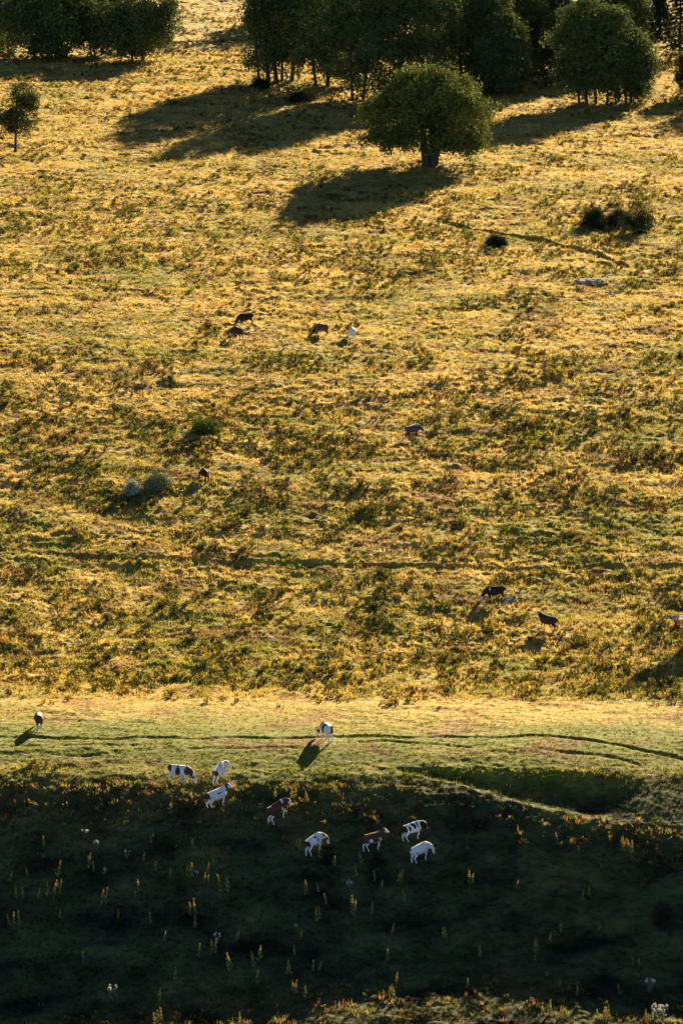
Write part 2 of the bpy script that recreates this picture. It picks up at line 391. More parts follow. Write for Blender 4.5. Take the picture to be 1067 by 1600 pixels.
KN = {0: ('dock_plant', 'rust-brown dried dock with upright seed spikes on the sunlit slope', 'rust-brown docks on the slope'),
      1: ('golden_weed', 'golden-yellow leafy weed backlit by the sun on the slope', 'golden weeds on the slope'),
      2: ('dark_weed_clump', 'low dark green weed clump with shaded side on the slope', 'dark green weed clumps on the slope'),
      3: ('green_weed', 'mid-green leafy weed standing in the sunlit pasture', 'green weeds on the slope')}
for k in range(4):
    m = K == k; xx, yy, ss = x[m], y[m], SZ[m]
    inv = np.abs(xx) < 0.0889*yy*.97
    score = np.where(inv, ss/yy, 0); o = np.argsort(-score); top = o[:290]; rest = o[290:]
    prm = [mesh_np(KN[k][0], *pr[:2], M_WEED, pr[2]) for pr in PR[k]]
    zz = height(xx[top], yy[top])
    for q, i in enumerate(top):
        ob = add(KN[k][0], prm[q % len(prm)], None, (xx[i], yy[i], zz[q])); ob.rotation_euler = (0, 0, rng.uniform(0, 6.28)); ob.scale = (ss[i],)*3
        tag(ob, KN[k][1], 'weed', KN[k][2])
    ti = rng.uniform(.75, 1.25, (len(rest), 3))*rng.uniform(.8, 1.2, (len(rest), 1))
    tag(scatter(KN[k][0]+'_cover', PR[k], xx[rest], yy[rest], ss[rest], ti, M_WEED), 'scattered '+KN[k][2], 'weeds', kind='stuff')

n = 3600; x = rng.uniform(-27, 27, n); xp = xpx(x, YC-2+0*x)
s1 = srow(np.interp(xp, [0, 560, 720, 820, 1067], [1236, 1236, 1256, 1280, 1316])); y = YC-(s1+np.abs(rng.normal(0, 2.6, n))+.2); y[n*2//3:] = YC-(srow(np.interp(x[n*2//3:]*25+533, [0, 380, 560, 800, 1067], [1630, 1606, 1572, 1572, 1615]))+rng.normal(1, 1.6, n-n*2//3))
k = (fbm(x/2.2, y/1.8, 77, 2) > -.05) & (y < YC) & ((y < YC-14) | (xp < 590) | (xp > 880) | (rng.uniform(0, 1, n) < .15)); x, y = x[k], y[k]
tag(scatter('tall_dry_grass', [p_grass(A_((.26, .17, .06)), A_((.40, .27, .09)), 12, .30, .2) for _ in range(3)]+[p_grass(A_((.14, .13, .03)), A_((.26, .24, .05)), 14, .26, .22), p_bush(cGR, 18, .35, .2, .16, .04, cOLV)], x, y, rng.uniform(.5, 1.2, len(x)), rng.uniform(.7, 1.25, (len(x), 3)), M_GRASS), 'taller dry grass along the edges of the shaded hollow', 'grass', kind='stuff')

# ------------------------------------------------------------------ tall plants in the shaded hollow
def gentian_meshes(n, seed, hh):
    r = np.random.default_rng(seed); lv = Geo(); spk = []
    for i in range(n):
        a = r.uniform(0, 6.28); q = 0 if n == 1 else r.uniform(.08, .12*n**.8); b = A_([math.cos(a)*q, math.sin(a)*q, -.05]); h = hh*r.uniform(.75, 1.05)
        top = b+A_([r.normal()*.07, r.normal()*.07, h])
        lv.tube([b, (b+top)/2+A_([.01, .01, 0]), top], [.022, .018, .010], A_((.22, .20, .07)), 4)
        for z in np.linspace(.08, .62, 5):
            for sgn in (0, math.pi):
                aa = r.uniform(0, 6.28)*.2+sgn+z*9; P = (b+(top-b)*z)[None]
                U = nrm(A_([[math.cos(aa), math.sin(aa), .9]])); W = nrm(np.cross(U, A_([[0, 0, 1.]])))
                V, Fc = leaf_tris(P, U, W, A_([.30*(1.15-z)]), A_([.075*(1.1-z*.6)])); lv.put(V, Fc, A_((.22, .22, .07))*r.uniform(.7, 1.3))
        s = Geo(); m = 9
        for z in np.linspace(.5, 1.0, m):
            c = b+(top-b)*z; kk = 6; aa = r.uniform(0, 6.28, kk)
            U = nrm(np.stack([np.cos(aa), np.sin(aa), np.full(kk, 1.1)], 1)); W = nrm(np.cross(U, r.normal(size=(kk, 3))))
            V, Fc = leaf_tris(np.repeat(c[None], kk, 0), U, W, .13*(1.35-z)*r.uniform(.7, 1.2, kk), np.full(kk, .040)); s.put(V, Fc, np.repeat(A_((.50, .36, .09))*r.uniform(.5, 1.2, kk)[:, None], 4, 0))
        spk.append(s)
    return lv, spk
GV = {}
def gentian(px, py, n, hpx, lab, grp):
    X, Y, Z = gp(px, py); key = (n, int(hash((px*7+py)) % 3)); h = hpx/(F/Y)
    if key not in GV:
        lv, spk = gentian_meshes(n, n*10+key[1], 1.0)
        GV[key] = (lv.mesh('leafy_stems', M_WEED), [s.mesh('flower_spike', M_WEED) for s in spk])
    lm, sm = GV[key]
    o = add('yellow_spiked_plant', lm, None, (X, Y, Z-.02)); o.scale = (h, h, h); o.rotation_euler = (.13*math.sin(px*1.7), .13*math.sin(py*2.3), (px*13+py) % 6.28)
    for m in sm: add('flower_spike', m, o)
    tag(o, lab, 'plant', grp)
HP = [(69,1323,1,24),(17,1378,1,24),(43,1370,1,20),(95,1370,2,30),(25,1405,2,24),(35,1405,1,24),(60,1407,1,26),(85,1402,4,30),(25,1447,4,26),(93,1437,1,22),(134,1355,2,26),(147,1363,1,20),(161,1415,3,30),(228,1348,2,22),(236,1318,1,18),(243,1363,1,20),(266,1372,1,20),(303,1326,2,20),(298,1370,4,24),(321,1383,2,24),(326,1366,2,20),(335,1354,1,20),(352,1394,4,30),(208,1404,2,20),(217,1396,1,24),(185,1437,1,18),(235,1444,1,20),(302,1432,2,30),(301,1452,2,24),(371,1470,3,20),(256,1472,1,24),(332,1490,3,26),(311,1497,1,24),(360,1518,1,40),(397,1512,1,30),(405,1503,1,34),(401,1538,1,26),(448,1525,1,24),(454,1523,1,24),(460,1495,1,20),(468,1470,2,20),(489,1520,1,20),(498,1518,1,22),(475,1401,2,28),(498,1439,3,26),(511,1414,2,22),(498,1395,1,20),(458,1553,3,26),(477,1563,1,30),(432,1578,1,16),(273,1535,1,26),(248,1568,1,30),(130,1507,1,22),(249,1603,4,30),(374,1602,1,22),(463,1325,1,20),(468,1326,1,22),(500,1343,1,26),(522,1353,1,22),(557,1371,1,20),(565,1350,1,24),(586,1378,1,20),(596,1393,1,24),(624,1381,3,24),(633,1408,1,22),(552,1431,2,34),(581,1431,1,22),(612,1461,1,24),(695,1466,3,22),(605,1502,1,24),(750,1497,1,26),(734,1383,2,26),(806,1391,1,20),(909,1408,1,22),(920,1403,1,24),(840,1492,1,30),(836,1490,1,26),(835,1502,1,14),(858,1477,1,26),(876,1457,2,20),(936,1455,1,16),(619,1540,1,22),(610,1558,3,22),(730,1545,1,20),(874,1545,1,18),(902,1558,1,22),(966,1548,1,16),(988,1510,1,20),(999,1512,1,22),(857,1588,1,34),(882,1592,3,26),(1010,1600,2,24),(972,1330,4,24),(984,1332,4,24),(871,1315,1,16),(920,1315,1,14),(945,1595,4,26),(265,1270,1,24),(430,1250,1,26),(478,1256,2,22),(460,1250,2,28),(810,1300,1,14),(25,1260,1,14)]
for i, (px, py, n, h) in enumerate(HP):
    side = 'left' if px < 356 else ('middle' if px < 712 else 'right')
    lv_ = 'upper' if py < 1350 else ('central' if py < 1460 else 'lower')
    st = {1: 'single yellow-spiked plant', 2: 'pair of yellow-spiked stems', 3: 'small cluster of yellow spikes', 4: 'broad cluster of yellow spikes'}[n]
    gentian(px, py, n, h, '%s catching sun in the %s %s of the shaded hollow' % (st, lv_, side), '%s, %s %s of the hollow' % (st, lv_, side))
def thistle(px, py, h, lab):
    r = np.random.default_rng(px); X, Y, Z = gp(px, py); s = h/(F/Y); g = Geo(); fl = Geo()
    for i in range(6):
        a = r.uniform(0, 6.28); b = A_([0, 0, -.05]); t = A_([math.cos(a)*.28, math.sin(a)*.28, r.uniform(.7, 1.)])*s
        g.tube([b, t*A_([.4, .4, .5]), t], [.02*s, .016*s, .01*s], A_((.16, .19, .13)), 4)
        n = 12; z = r.uniform(.1, .9, n); aa = r.uniform(0, 6.28, n); U = nrm(np.stack([np.cos(aa), np.sin(aa), np.full(n, .5)], 1)); W = nrm(np.cross(U, r.normal(size=(n, 3))))
        V, Fc = leaf_tris(b+(t-b)*z[:, None], U, W, np.full(n, .2*s), np.full(n, .05*s)); g.put(V, Fc, A_((.17, .20, .14)))
        n = 26; U = nrm(r.normal(size=(n, 3))+A_([0, 0, .6])); W = nrm(np.cross(U, r.normal(size=(n, 3))))
        V, Fc = leaf_tris(np.repeat(t[None], n, 0), U, W, np.full(n, .13*s), np.full(n, .03*s)); fl.put(V, Fc, A_((.62, .60, .52)))
    o = add('thistle', g.mesh('thistle', M_WEED), None, (X, Y, Z)); add('seed_heads', fl.mesh('seed_heads', M_WEED), o); tag(o, lab, 'thistle')
for a in [(133, 1312, 16, 'small white-headed thistle, topmost at the left of the shaded hollow'), (152, 1330, 18, 'white fluffy thistle just right of and below the topmost left one'),
          (199, 1342, 14, 'small pale thistle right of the two white thistles at left'), (177, 1566, 26, 'tall white-headed thistle alone near the bottom left corner'),
          (339, 1474, 16, 'small white-topped thistle beside a yellow cluster in the lower left hollow'), (308, 1372, 12, 'white-headed thistle beside the broad yellow cluster, upper left hollow'),
          (1015, 1552, 24, 'pale thistle above the white clump near the bottom right corner'), (1024, 1596, 28, 'large white-headed thistle clump at the bottom right corner'),
          (1036, 1598, 26, 'white-headed thistle hard against the bottom right corner'), (546, 1390, 14, 'grey-green thistle low in the middle of the shaded hollow')]: thistle(*a)

# ------------------------------------------------------------------ trees
def rand_dirs(n, r):
    v = r.normal(size=(n, 3)); return nrm(v)
def crown_geo(r, cx, cz, rx, ry, rz, nclump, nleaf, leaf=.32, flat=.5, col=(.07, .085, .025), low=-.7, rough=.25, fill=.35, skew=0.0):
    """leaf sprays spread through a lumpy ellipsoid; returns geometry and spray centres"""
    g = Geo(); col = A_(col); nb = max(8, nclump//9); B = rand_dirs(nb*3, r); B = B[B[:, 2] > low][:nb]
    D = nrm(B[r.integers(0, len(B), nclump)]+r.normal(size=(nclump, 3))*r.uniform(.06, .27, (nclump, 1)))
    D = np.concatenate([D, rand_dirs(nclump//3, r)]); bi = r.uniform(.74, 1.07, len(B)); near = np.argmax(D@B.T, 1)
    lob = rand_dirs(14, r); amp = r.uniform(-rough, rough*.8, 14)
    k = (1+sum(a*np.exp(-((D-l)**2).sum(1)/.28) for a, l in zip(amp, lob)))*bi[near]
    rad = np.where(r.uniform(size=len(D)) < fill, r.uniform(.35, .85, len(D)), r.uniform(.88, 1.0, len(D)))*k
    rad = rad*np.where(r.uniform(size=len(D)) < .14, r.uniform(1.02, 1.15, len(D)), 1)      # stray sprays past the outline
    gn = perlin(D[:, 0]*3.1+D[:, 1]*2.3+r.uniform(0, 50), D[:, 2]*3.1+D[:, 1]*1.1)         # gaps between boughs
    keep = (gn > -.30) | (r.uniform(size=len(D)) < .25); D = D[keep]; rad = rad[keep]
    Q = D*rad[:, None]; dn = Q[:, 2] < 0; Q[dn, :2] *= np.clip(1-Q[dn, 2:3]**2, .2, 1)**-.24
    P = Q*A_([rx, ry, rz])+A_([cx, 0, cz]); P[:, 0] += skew*(P[:, 2]-cz)
    n = len(P); tilt = nrm(A_([0, 0, 1.])+D*r.uniform(.0, 1.3, (n, 1)))
    sr = r.uniform(.6, 1.25, n)*leaf*3.2
    e1 = nrm(np.cross(tilt, r.normal(size=(n, 3)))); e2 = np.cross(tilt, e1)
    m = nleaf; a = r.uniform(0, 6.28, (n, m)); q = np.sqrt(r.uniform(0, 1, (n, m)))
    off = sr[:, None, None]*(e1[:, None]*(np.cos(a)*q)[..., None]+e2[:, None]*(np.sin(a)*q)[..., None]+tilt[:, None]*(r.normal(size=(n, m))*flat*.6)[..., None])
    LP = (P[:, None]+off).reshape(-1, 3)
    N = nrm(np.repeat(tilt, m, 0)+r.normal(size=(n*m, 3))*.8); U = nrm(np.cross(N, r.normal(size=(n*m, 3)))); W = np.cross(N, U)
    V, Fc = leaf_tris(LP, U, W, leaf*r.uniform(.7, 1.3, n*m), leaf*.33*r.uniform(.7, 1.2, n*m))
    cc = col*(np.repeat(r.uniform(.7, 1.35, n), m)*r.uniform(.75, 1.25, n*m))[:, None]*A_([1, 1, 1])
    g.put(V, Fc, np.repeat(cc, 4, 0)); return g, P
def trunk_geo(r, stems, P, height_z, spread, base_r, twigs=40, fork=.35):
    g = Geo(); tops = []
    for (bx, by, tx, ty, rr) in stems:
        b = A_([bx, by, -.5]); t = A_([tx, ty, height_z]); mid = b*.55+t*.45+A_([r.normal()*.15, r.normal()*.15, 0])
        pts = [b, b*.8+mid*.2+A_([0, 0, .1]), mid, t]; g.tube(pts, [rr*1.5, rr*1.05, rr*.8, rr*.35], A_((1., 1, 1)), 8); tops.append((mid, t, rr))
    pick = r.choice(len(P), min(twigs, len(P)), replace=False)
    for i in pick:
        p = P[i]; d = [np.linalg.norm((m_+t_)/2-p) for m_, t_, _ in tops]; m_, t_, rr = tops[int(np.argmin(d))]
        k = r.uniform(.0, 1); s = m_*(1-k)+t_*k
        if s[2] > p[2]: s = m_
        L = np.linalg.norm(p-s); c = s*.5+p*.5+A_([0, 0, .08*L])+r.normal(size=3)*.05*L
        q0 = rr*r.uniform(.2, .38); g.tube([s, c, p], [q0, q0*.6, q0*.2], A_((1., 1, 1)), 5)
    return g
def tree(name, px, py, seed, w_px, h_px, stems, label, group=None, gap=3, low=-1, nclump=330, nleaf=60, leaf=.32, col=(.07, .085, .025), depth=1.0, rough=.25, dY=0, xoff=0, fill=.35, skew=0, trunk_h=None, at=None):
    r = np.random.default_rng(seed)
    X, Y, Z = at if at else gp(px, py)
    if dY: X = X*(Y+dY)/Y; Y = Y+dY; Z = H1(X, Y)
    sc = F/Y*1.0; W = w_px/sc/2; Hh = h_px/sc; gh = gap/sc-.07*Hh; rz = (Hh-gh)/2; zc_ = (Hh+gh)/2
    g, P = crown_geo(r, xoff, zc_, W*.96, W*depth, rz, nclump, nleaf, leaf, .5, col, low, rough, fill, skew)
    t = bpy.data.objects.new(name, None); COL.objects.link(t); t.location = (X, Y, Z); t.empty_display_size = .5
    tg = trunk_geo(r, stems, P, Hh*.62 if trunk_h is None else trunk_h, W, 0.3)
    add('trunk', tg.mesh('trunk', M_BARK, True), t); add('crown', g.mesh('crown', M_TREE), t)
    tag(t, label, 'tree', group); return t
ST1 = [(-.45, 0, -1.5, .3, .55), (.45, .1, 1.6, -.3, .6), (0, .3, .2, .6, .4)]
tree('beech_tree', 672, 258, 19, 196, 154, ST1, 'lone broad round beech with twin trunk, casting its shadow in front of the wood', gap=30, nclump=760, nleaf=64, leaf=.40, rough=.2, col=(.105, .125, .03), fill=.40, low=-.9)
tree('small_tree', 24, 238, 12, 62, 112, [(0, 0, .2, 0, .2)], 'small ragged tree with a bare thin trunk alone at the left edge', gap=30, nclump=115, nleaf=50, leaf=.28, rough=.45, skew=.12, xoff=.6, col=(.06, .075, .025))
def MS(n, s, wd, r0=.2):
    r = np.random.default_rng(s); return [(x_+r.normal()*.2, r.normal()*.8, x_*1.4+r.normal()*.5, r.normal()*1.0, r0*r.uniform(.7, 1.3)) for x_ in np.linspace(-wd, wd, n)]
WOODG = 'beeches of the wood'
WT = [
 (70, 92, 21, 150, 150, MS(4, 1, 1.6), 'dark spreading tree with leaning multiple trunks at the top left corner', dict(depth=.8)),
 (-20, 84, 22, 130, 140, MS(2, 2, .8), 'dark tree cut off by the left edge beside the leaning multi-trunk one', dict()),
 (150, 84, 23, 130, 150, MS(3, 3, 1.0), 'tall full tree in the middle of the top left clump', dict()),
 (215, 95, 24, 132, 108, MS(2, 4, .8), 'low dark tree leaning right at the right end of the top left clump', dict(skew=.2, gap=16)),
 (432, 126, 25, 122, 200, MS(5, 5, 2.4, .26), 'dark tree on many bare trunks at the left end of the wood', dict(gap=30, nclump=460)),
 (500, 134, 26, 140, 255, MS(2, 6, .8), 'beech behind the many-trunked tree near the left end of the wood', dict()),
 (560, 152, 27, 165, 262, MS(2, 7, .9), 'broad dark beech whose foliage reaches the ground, left of the lone tree', dict()),
 (640, 150, 28, 160, 255, MS(2, 8, .9), 'tall dark beech directly behind the lone round tree', dict()),
 (735, 135, 29, 150, 205, MS(2, 9, 1.), 'large beech just right of the lone tree with sun on its rounded crown', dict()),
 (782, 142, 30, 108, 122, MS(2, 10, .8), 'rounded bright-edged beech standing forward at the middle of the wood', dict(gap=4, nclump=300)),
 (842, 112, 31, 110, 160, MS(2, 11, .8), 'beech half hidden behind the spruce in the wood', dict()),
 (925, 162, 32, 128, 168, MS(4, 12, 1.8, .2), 'many-stemmed tree with bare lower trunks right of the spruce', dict(gap=26, nclump=420)),
 (972, 160, 33, 104, 122, MS(4, 13, 1.4, .18), 'lower leafy tree on thin bare stems at the right end of the wood', dict(gap=28)),
 (960, 105, 34, 130, 160, MS(2, 14, .8), 'pale-edged beech rising behind the thin-stemmed trees on the right', dict()),
]
for (px, py, sd, wp, hp, stm, lab, kw) in WT:
    kw = dict(dict(nclump=420, nleaf=54, leaf=.46, fill=.45, col=(.082, .108, .034)), **kw); tree('beech_tree', px, py, sd, wp, hp, stm, lab, **kw)
# rear ranks of the wood, standing on the ground behind the first row
for i, (px, py, dY) in enumerate([(520, 60, 25), (590, 70, 22), (670, 70, 20), (755, 70, 20), (830, 62, 28), (895, 70, 24), (460, 55, 22), (955, 62, 30), (100, 50, 18), (30, 50, 20), (610, 30, 45), (720, 30, 40)]):
    tree('beech_tree', px, py, 60+i, 135, 150, MS(2, 30+i, .8), 'beech in the rear ranks of the wood, only its upper crown showing', 'rear beeches of the wood', gap=10, nclump=230, nleaf=44, leaf=.46, dY=dY)
def spruce(px, py, seed, hpx, wpx, label, at=None):
    r = np.random.default_rng(seed); X, Y, Z = at if at else gp(px, py); sc = F/Y; Hh = hpx/sc; W = wpx/sc/2; g = Geo()
    N = 2600; z = r.uniform(.06, 1, N)**.9; lay = np.round(z*22)/22+r.normal(size=N)*.006
    a = r.uniform(0, 6.28, N); rad = W*(1-z)**.85*np.clip(r.uniform(.25, 1.1, N), 0, 1)+.1; sag = -.28*rad
    P = np.stack([np.cos(a)*rad, np.sin(a)*rad, lay*Hh+sag], 1); U = nrm(np.stack([np.cos(a), np.sin(a), np.full(N, -.45)], 1)+r.normal(size=(N, 3))*.35); W_ = nrm(np.cross(U, A_([0, 0, 1.])+r.normal(size=(N, 3))*.3))
    V, Fc = leaf_tris(P, U, W_, r.uniform(.5, 1., N), r.uniform(.12, .25, N)); g.put(V, Fc, np.repeat(A_((.03, .048, .022))*r.uniform(.7, 1.3, N)[:, None], 4, 0))
    t = bpy.data.objects.new('spruce_tree', None); COL.objects.link(t); t.location = (X, Y, Z)
    tg = Geo(); tg.tube([[0, 0, -.4], [0, 0, Hh*.5], [0, 0, Hh*.98]], [.28, .17, .03], A_((1., 1, 1)), 8)
    add('trunk', tg.mesh('trunk', M_BARK, True), t); add('crown', g.mesh('crown', M_TREE), t); tag(t, label, 'tree')
spruce(872, 132, 3, 175, 84, 'dark layered spruce between beeches in the right half of the wood')
spruce(1062, 92, 4, 150, 60, 'dark narrow spruce cut off by the right edge at the top')
spruce(1030, 60, 8, 80, 46, 'distant slim spruce by the top right corner beyond the ridge')
# trees just outside the frame whose shadows and edges show
tree('beech_tree', 1088, 150, 71, 70, 88, MS(2, 50, .5), 'leafy tree at the right edge, only its outer twigs in view', nclump=200)
tree('beech_tree', 1150, 160, 72, 110, 120, MS(2, 51, .8), 'tree outside the right edge casting a shadow over the grass', nclump=200)
tree('beech_tree', 1112, 990, 73, 84, 120, MS(3, 52, .6, .2), 'multi-stemmed tree outside the right edge above the terrace', nclump=110, nleaf=34, leaf=.24, gap=50)
tree('young_tree', 465, 137, 74, 26, 62, [(0, 0, .1, 0, .07)], 'slender young tree with pale top in front of the wood', gap=36, nclump=22, nleaf=40, leaf=.25, col=(.16, .16, .06))
# far wooded hill beyond the ridge
rr = np.random.default_rng(5)
fv = []
for k in range(3):
    g, P = crown_geo(np.random.default_rng(90+k), 0, 8, 5.5, 5.5, 7.5, 90, 36, .85, .5, (.05, .075, .035), -.8, .3, .3)
    tg = trunk_geo(np.random.default_rng(k), [(0, 0, 0, 0, .3)], P, 8, 3, .3, 8)
    fv.append((g.mesh('crown', M_TREE), tg.mesh('trunk', M_BARK, True)))
for i in range(170):
    row = i//34; X = -175+(i % 34)*10.6+rr.uniform(-4, 4); Y = 850+row*26+rr.uniform(-9, 9)
    t = bpy.data.objects.new('distant_tree', None); COL.objects.link(t); s = rr.uniform(.9, 1.5); t.scale = (s,)*3; t.location = (X, Y, H1(X, Y)-.3); t.rotation_euler = (0, 0, rr.uniform(0, 6.28))
    add('crown', fv[i % 3][0], t); add('trunk', fv[i % 3][1], t)
    tag(t, 'bluish distant tree of the far wood beyond the grassy ridge', 'tree', 'distant trees beyond the ridge')

# ------------------------------------------------------------------ bushes and rocks
def bush(px, py, seed, wpx, hpx, lab, col=(.03, .04, .018), leaf=.16, n=260):
    X, Y, Z = gp(px, py); sc = F/Y; r = np.random.default_rng(seed)
    g, P = crown_geo(r, 0, .32*hpx/sc, wpx/sc/2, wpx/sc/2.2, .72*hpx/sc, n, 26, leaf, .8, col, -.5, .22, .5)
    st = Geo()
    for i in range(7):
        p = P[r.integers(len(P))]; st.tube([[r.normal()*.1, r.normal()*.1, -.1], list(p*.5+A_([0, 0, .1])), list(p)], [.04, .03, .012], A_((1., 1, 1)), 4)
    o = add('bush', g.mesh('bush', M_TREE), None, (X, Y, Z)); add('stems', st.mesh('stems', M_BARK), o); tag(o, lab, 'bush')
for i, a in enumerate([(926, 355, 40, 32, 'small dark bush left of the wide bush on the upper right slope'), (965, 352, 40, 26, 'flat dark bush between two others on the upper right slope'),
     (1000, 364, 64, 42, 'wide dark rounded bush, rightmost on the upper right slope'), (775, 385, 34, 16, 'low dark bush below the diagonal track on the right'),
     (404, 137, 30, 14, 'low shaded shrub at the foot of the wood'), (470, 160, 40, 16, 'shaded low bramble before the many-trunked tree'), (708, 150, 30, 20, 'small dark shrub right of the lone round tree by the wood')]):
    bush(a[0], a[1], 100+i, a[2], a[3], a[4])
bush(206, 774, 120, 24, 22, 'round grey-green shrub left of the broad green thicket', (.34, .37, .25), .12)
bush(243, 766, 121, 44, 24, 'broad grey-green thicket left of the dark cow seen from behind', (.20, .22, .10), .16)
bush(322, 676, 122, 42, 18, 'bright green low shrub in the left middle of the slope', (.10, .13, .025), .16)
bush(935, 352, 123, 20, 14, 'tiny dark bush tucked against the small one on the upper right', (.03, .04, .018))
def rock(px, py, wpx, dpx, h, seed, lab):
    X, Y, Z = gp(px, py); sc = F/Y; r = np.random.default_rng(seed); rx = wpx/sc/2; ry = dpx/sc/2/.3
    bm = bmesh.new(); bmesh.ops.create_icosphere(bm, subdivisions=4, radius=1)
    co = A_([v.co[:] for v in bm.verts])
    n = .35*fbm(co[:, 0]*1.6+seed, co[:, 1]*1.6+co[:, 2], seed, 3); st = np.round((co[:, 2]+n)*4)/4*.5+co[:, 2]*.5
    for v, a, s_, q in zip(bm.verts, co, st, n): v.co = (a[0]*rx*(1+q), a[1]*ry*(1+q), s_*h*(1+q))
    me = bpy.data.meshes.new('rock'); bm.to_mesh(me); bm.free(); me.materials.append(M_ROCK)
    o = add('rock', me, None, (X, Y, Z-h*.25)); sl_ = (H1(X, Y+1)-H1(X, Y-1))/2; o.rotation_euler = (math.atan(sl_), 0, r.uniform(-.2, .2)); tag(o, lab, 'rock')
for i, a in enumerate([(612, 944, 62, 8, .22, 'long pale flat rock left of the grazing dark cow'), (800, 937, 30, 6, .16, 'pale flat rock behind the hind legs of the side-on dark cow'), (965, 932, 40, 8, .18, 'pale bare rock slab right of the dark cow, highest of the right-hand slabs'),
     (1055, 966, 34, 10, .25, 'bright rock slab cut off at the right edge'), (925, 440, 52, 10, .4, 'rounded grey outcrop on the upper right slope'), (940, 457, 40, 6, .25, 'small grey outcrop just below the rounded one on the upper right slope'),
     (235, 607, 40, 8, .28, 'grey outcrop on the left middle slope'), (262, 603, 30, 6, .25, 'smaller grey stone right of the left middle outcrop'), (848, 512, 16, 5, .2, 'small grey stone on the right middle pasture'), (1048, 527, 18, 7, .25, 'small dark stone near the right edge in mid pasture'),
     (300, 910, 18, 5, .18, 'small pale stone on the left below the long cattle path'), (366, 926, 16, 4, .15, 'flat pale stone right of the one below the long path'), (345, 978, 30, 5, .14, 'thin pale slab at the left below two small stones'),
     (1015, 1012, 26, 6, .3, 'mossy stone in the rough ground above the right of the terrace'), (830, 548, 14, 4, .16, 'tiny pale stone right of centre in the open pasture'), (843, 885, 14, 3, .14, 'tiny pale stone on the long cattle path'),
     (462, 1446, 6, 3, .12, 'tiny white stone in the middle of the shaded hollow'), (240, 1305, 5, 3, .1, 'tiny pale stone high in the left of the hollow'), (164, 1358, 5, 3, .1, 'tiny pale stone in the left of the hollow by yellow spikes')]):
    rock(a[0], a[1], a[2], a[3], a[4], 200+i, a[5])

# ------------------------------------------------------------------ cattle
WHT = A_((.74, .71, .66)); BRO = A_((.095, .040, .022)); DKB = A_((.035, .018, .012)); BLK = A_((.018, .016, .016)); PNK = A_((.55, .33, .28)); HOOF = A_((.05, .04, .035))
def ring_tube(bm, rings):
    """rings: (centre, axis dir, half width, half height)"""
    prev = None; n = 14
    for (c, d, rw, rh) in rings:
        d = Vector(d).normalized(); side = Vector((0, 1, 0)) - d*d.y
        side = side.normalized() if side.length > .2 else Vector((1, 0, 0)); up = d.cross(side).normalized()*-1
        vs = [bm.verts.new(Vector(c)+side*rw*math.cos(2*math.pi*i/n)+up*rh*math.sin(2*math.pi*i/n)) for i in range(n)]
        if prev:
            for i in range(n): bm.faces.new((prev[i], prev[(i+1) % n], vs[(i+1) % n], vs[i]))
        else: bm.faces.new(vs[::-1])
        prev = vs
    bm.faces.new(prev)
def chain(bm, pts):
    """pts: (x,y,z,rw,rh) smooth interpolated"""
    P = A_(pts, dtype=float) if False else np.array(pts, float); k = 4; n = len(P)
    t = np.linspace(0, n-1, (n-1)*k+1); X = np.arange(n, dtype=float)
    Q = np.stack([pchip(t, X, P[:, j]) for j in range(5)], 1) if n > 2 else np.stack([np.interp(t, X, P[:, j]) for j in range(5)], 1)
    Q[:, 3:] = np.maximum(Q[:, 3:], .008)
    T = np.gradient(Q[:, :3], axis=0)
    ring_tube(bm, [(q[:3], d, q[3], q[4]) for q, d in zip(Q, T)])
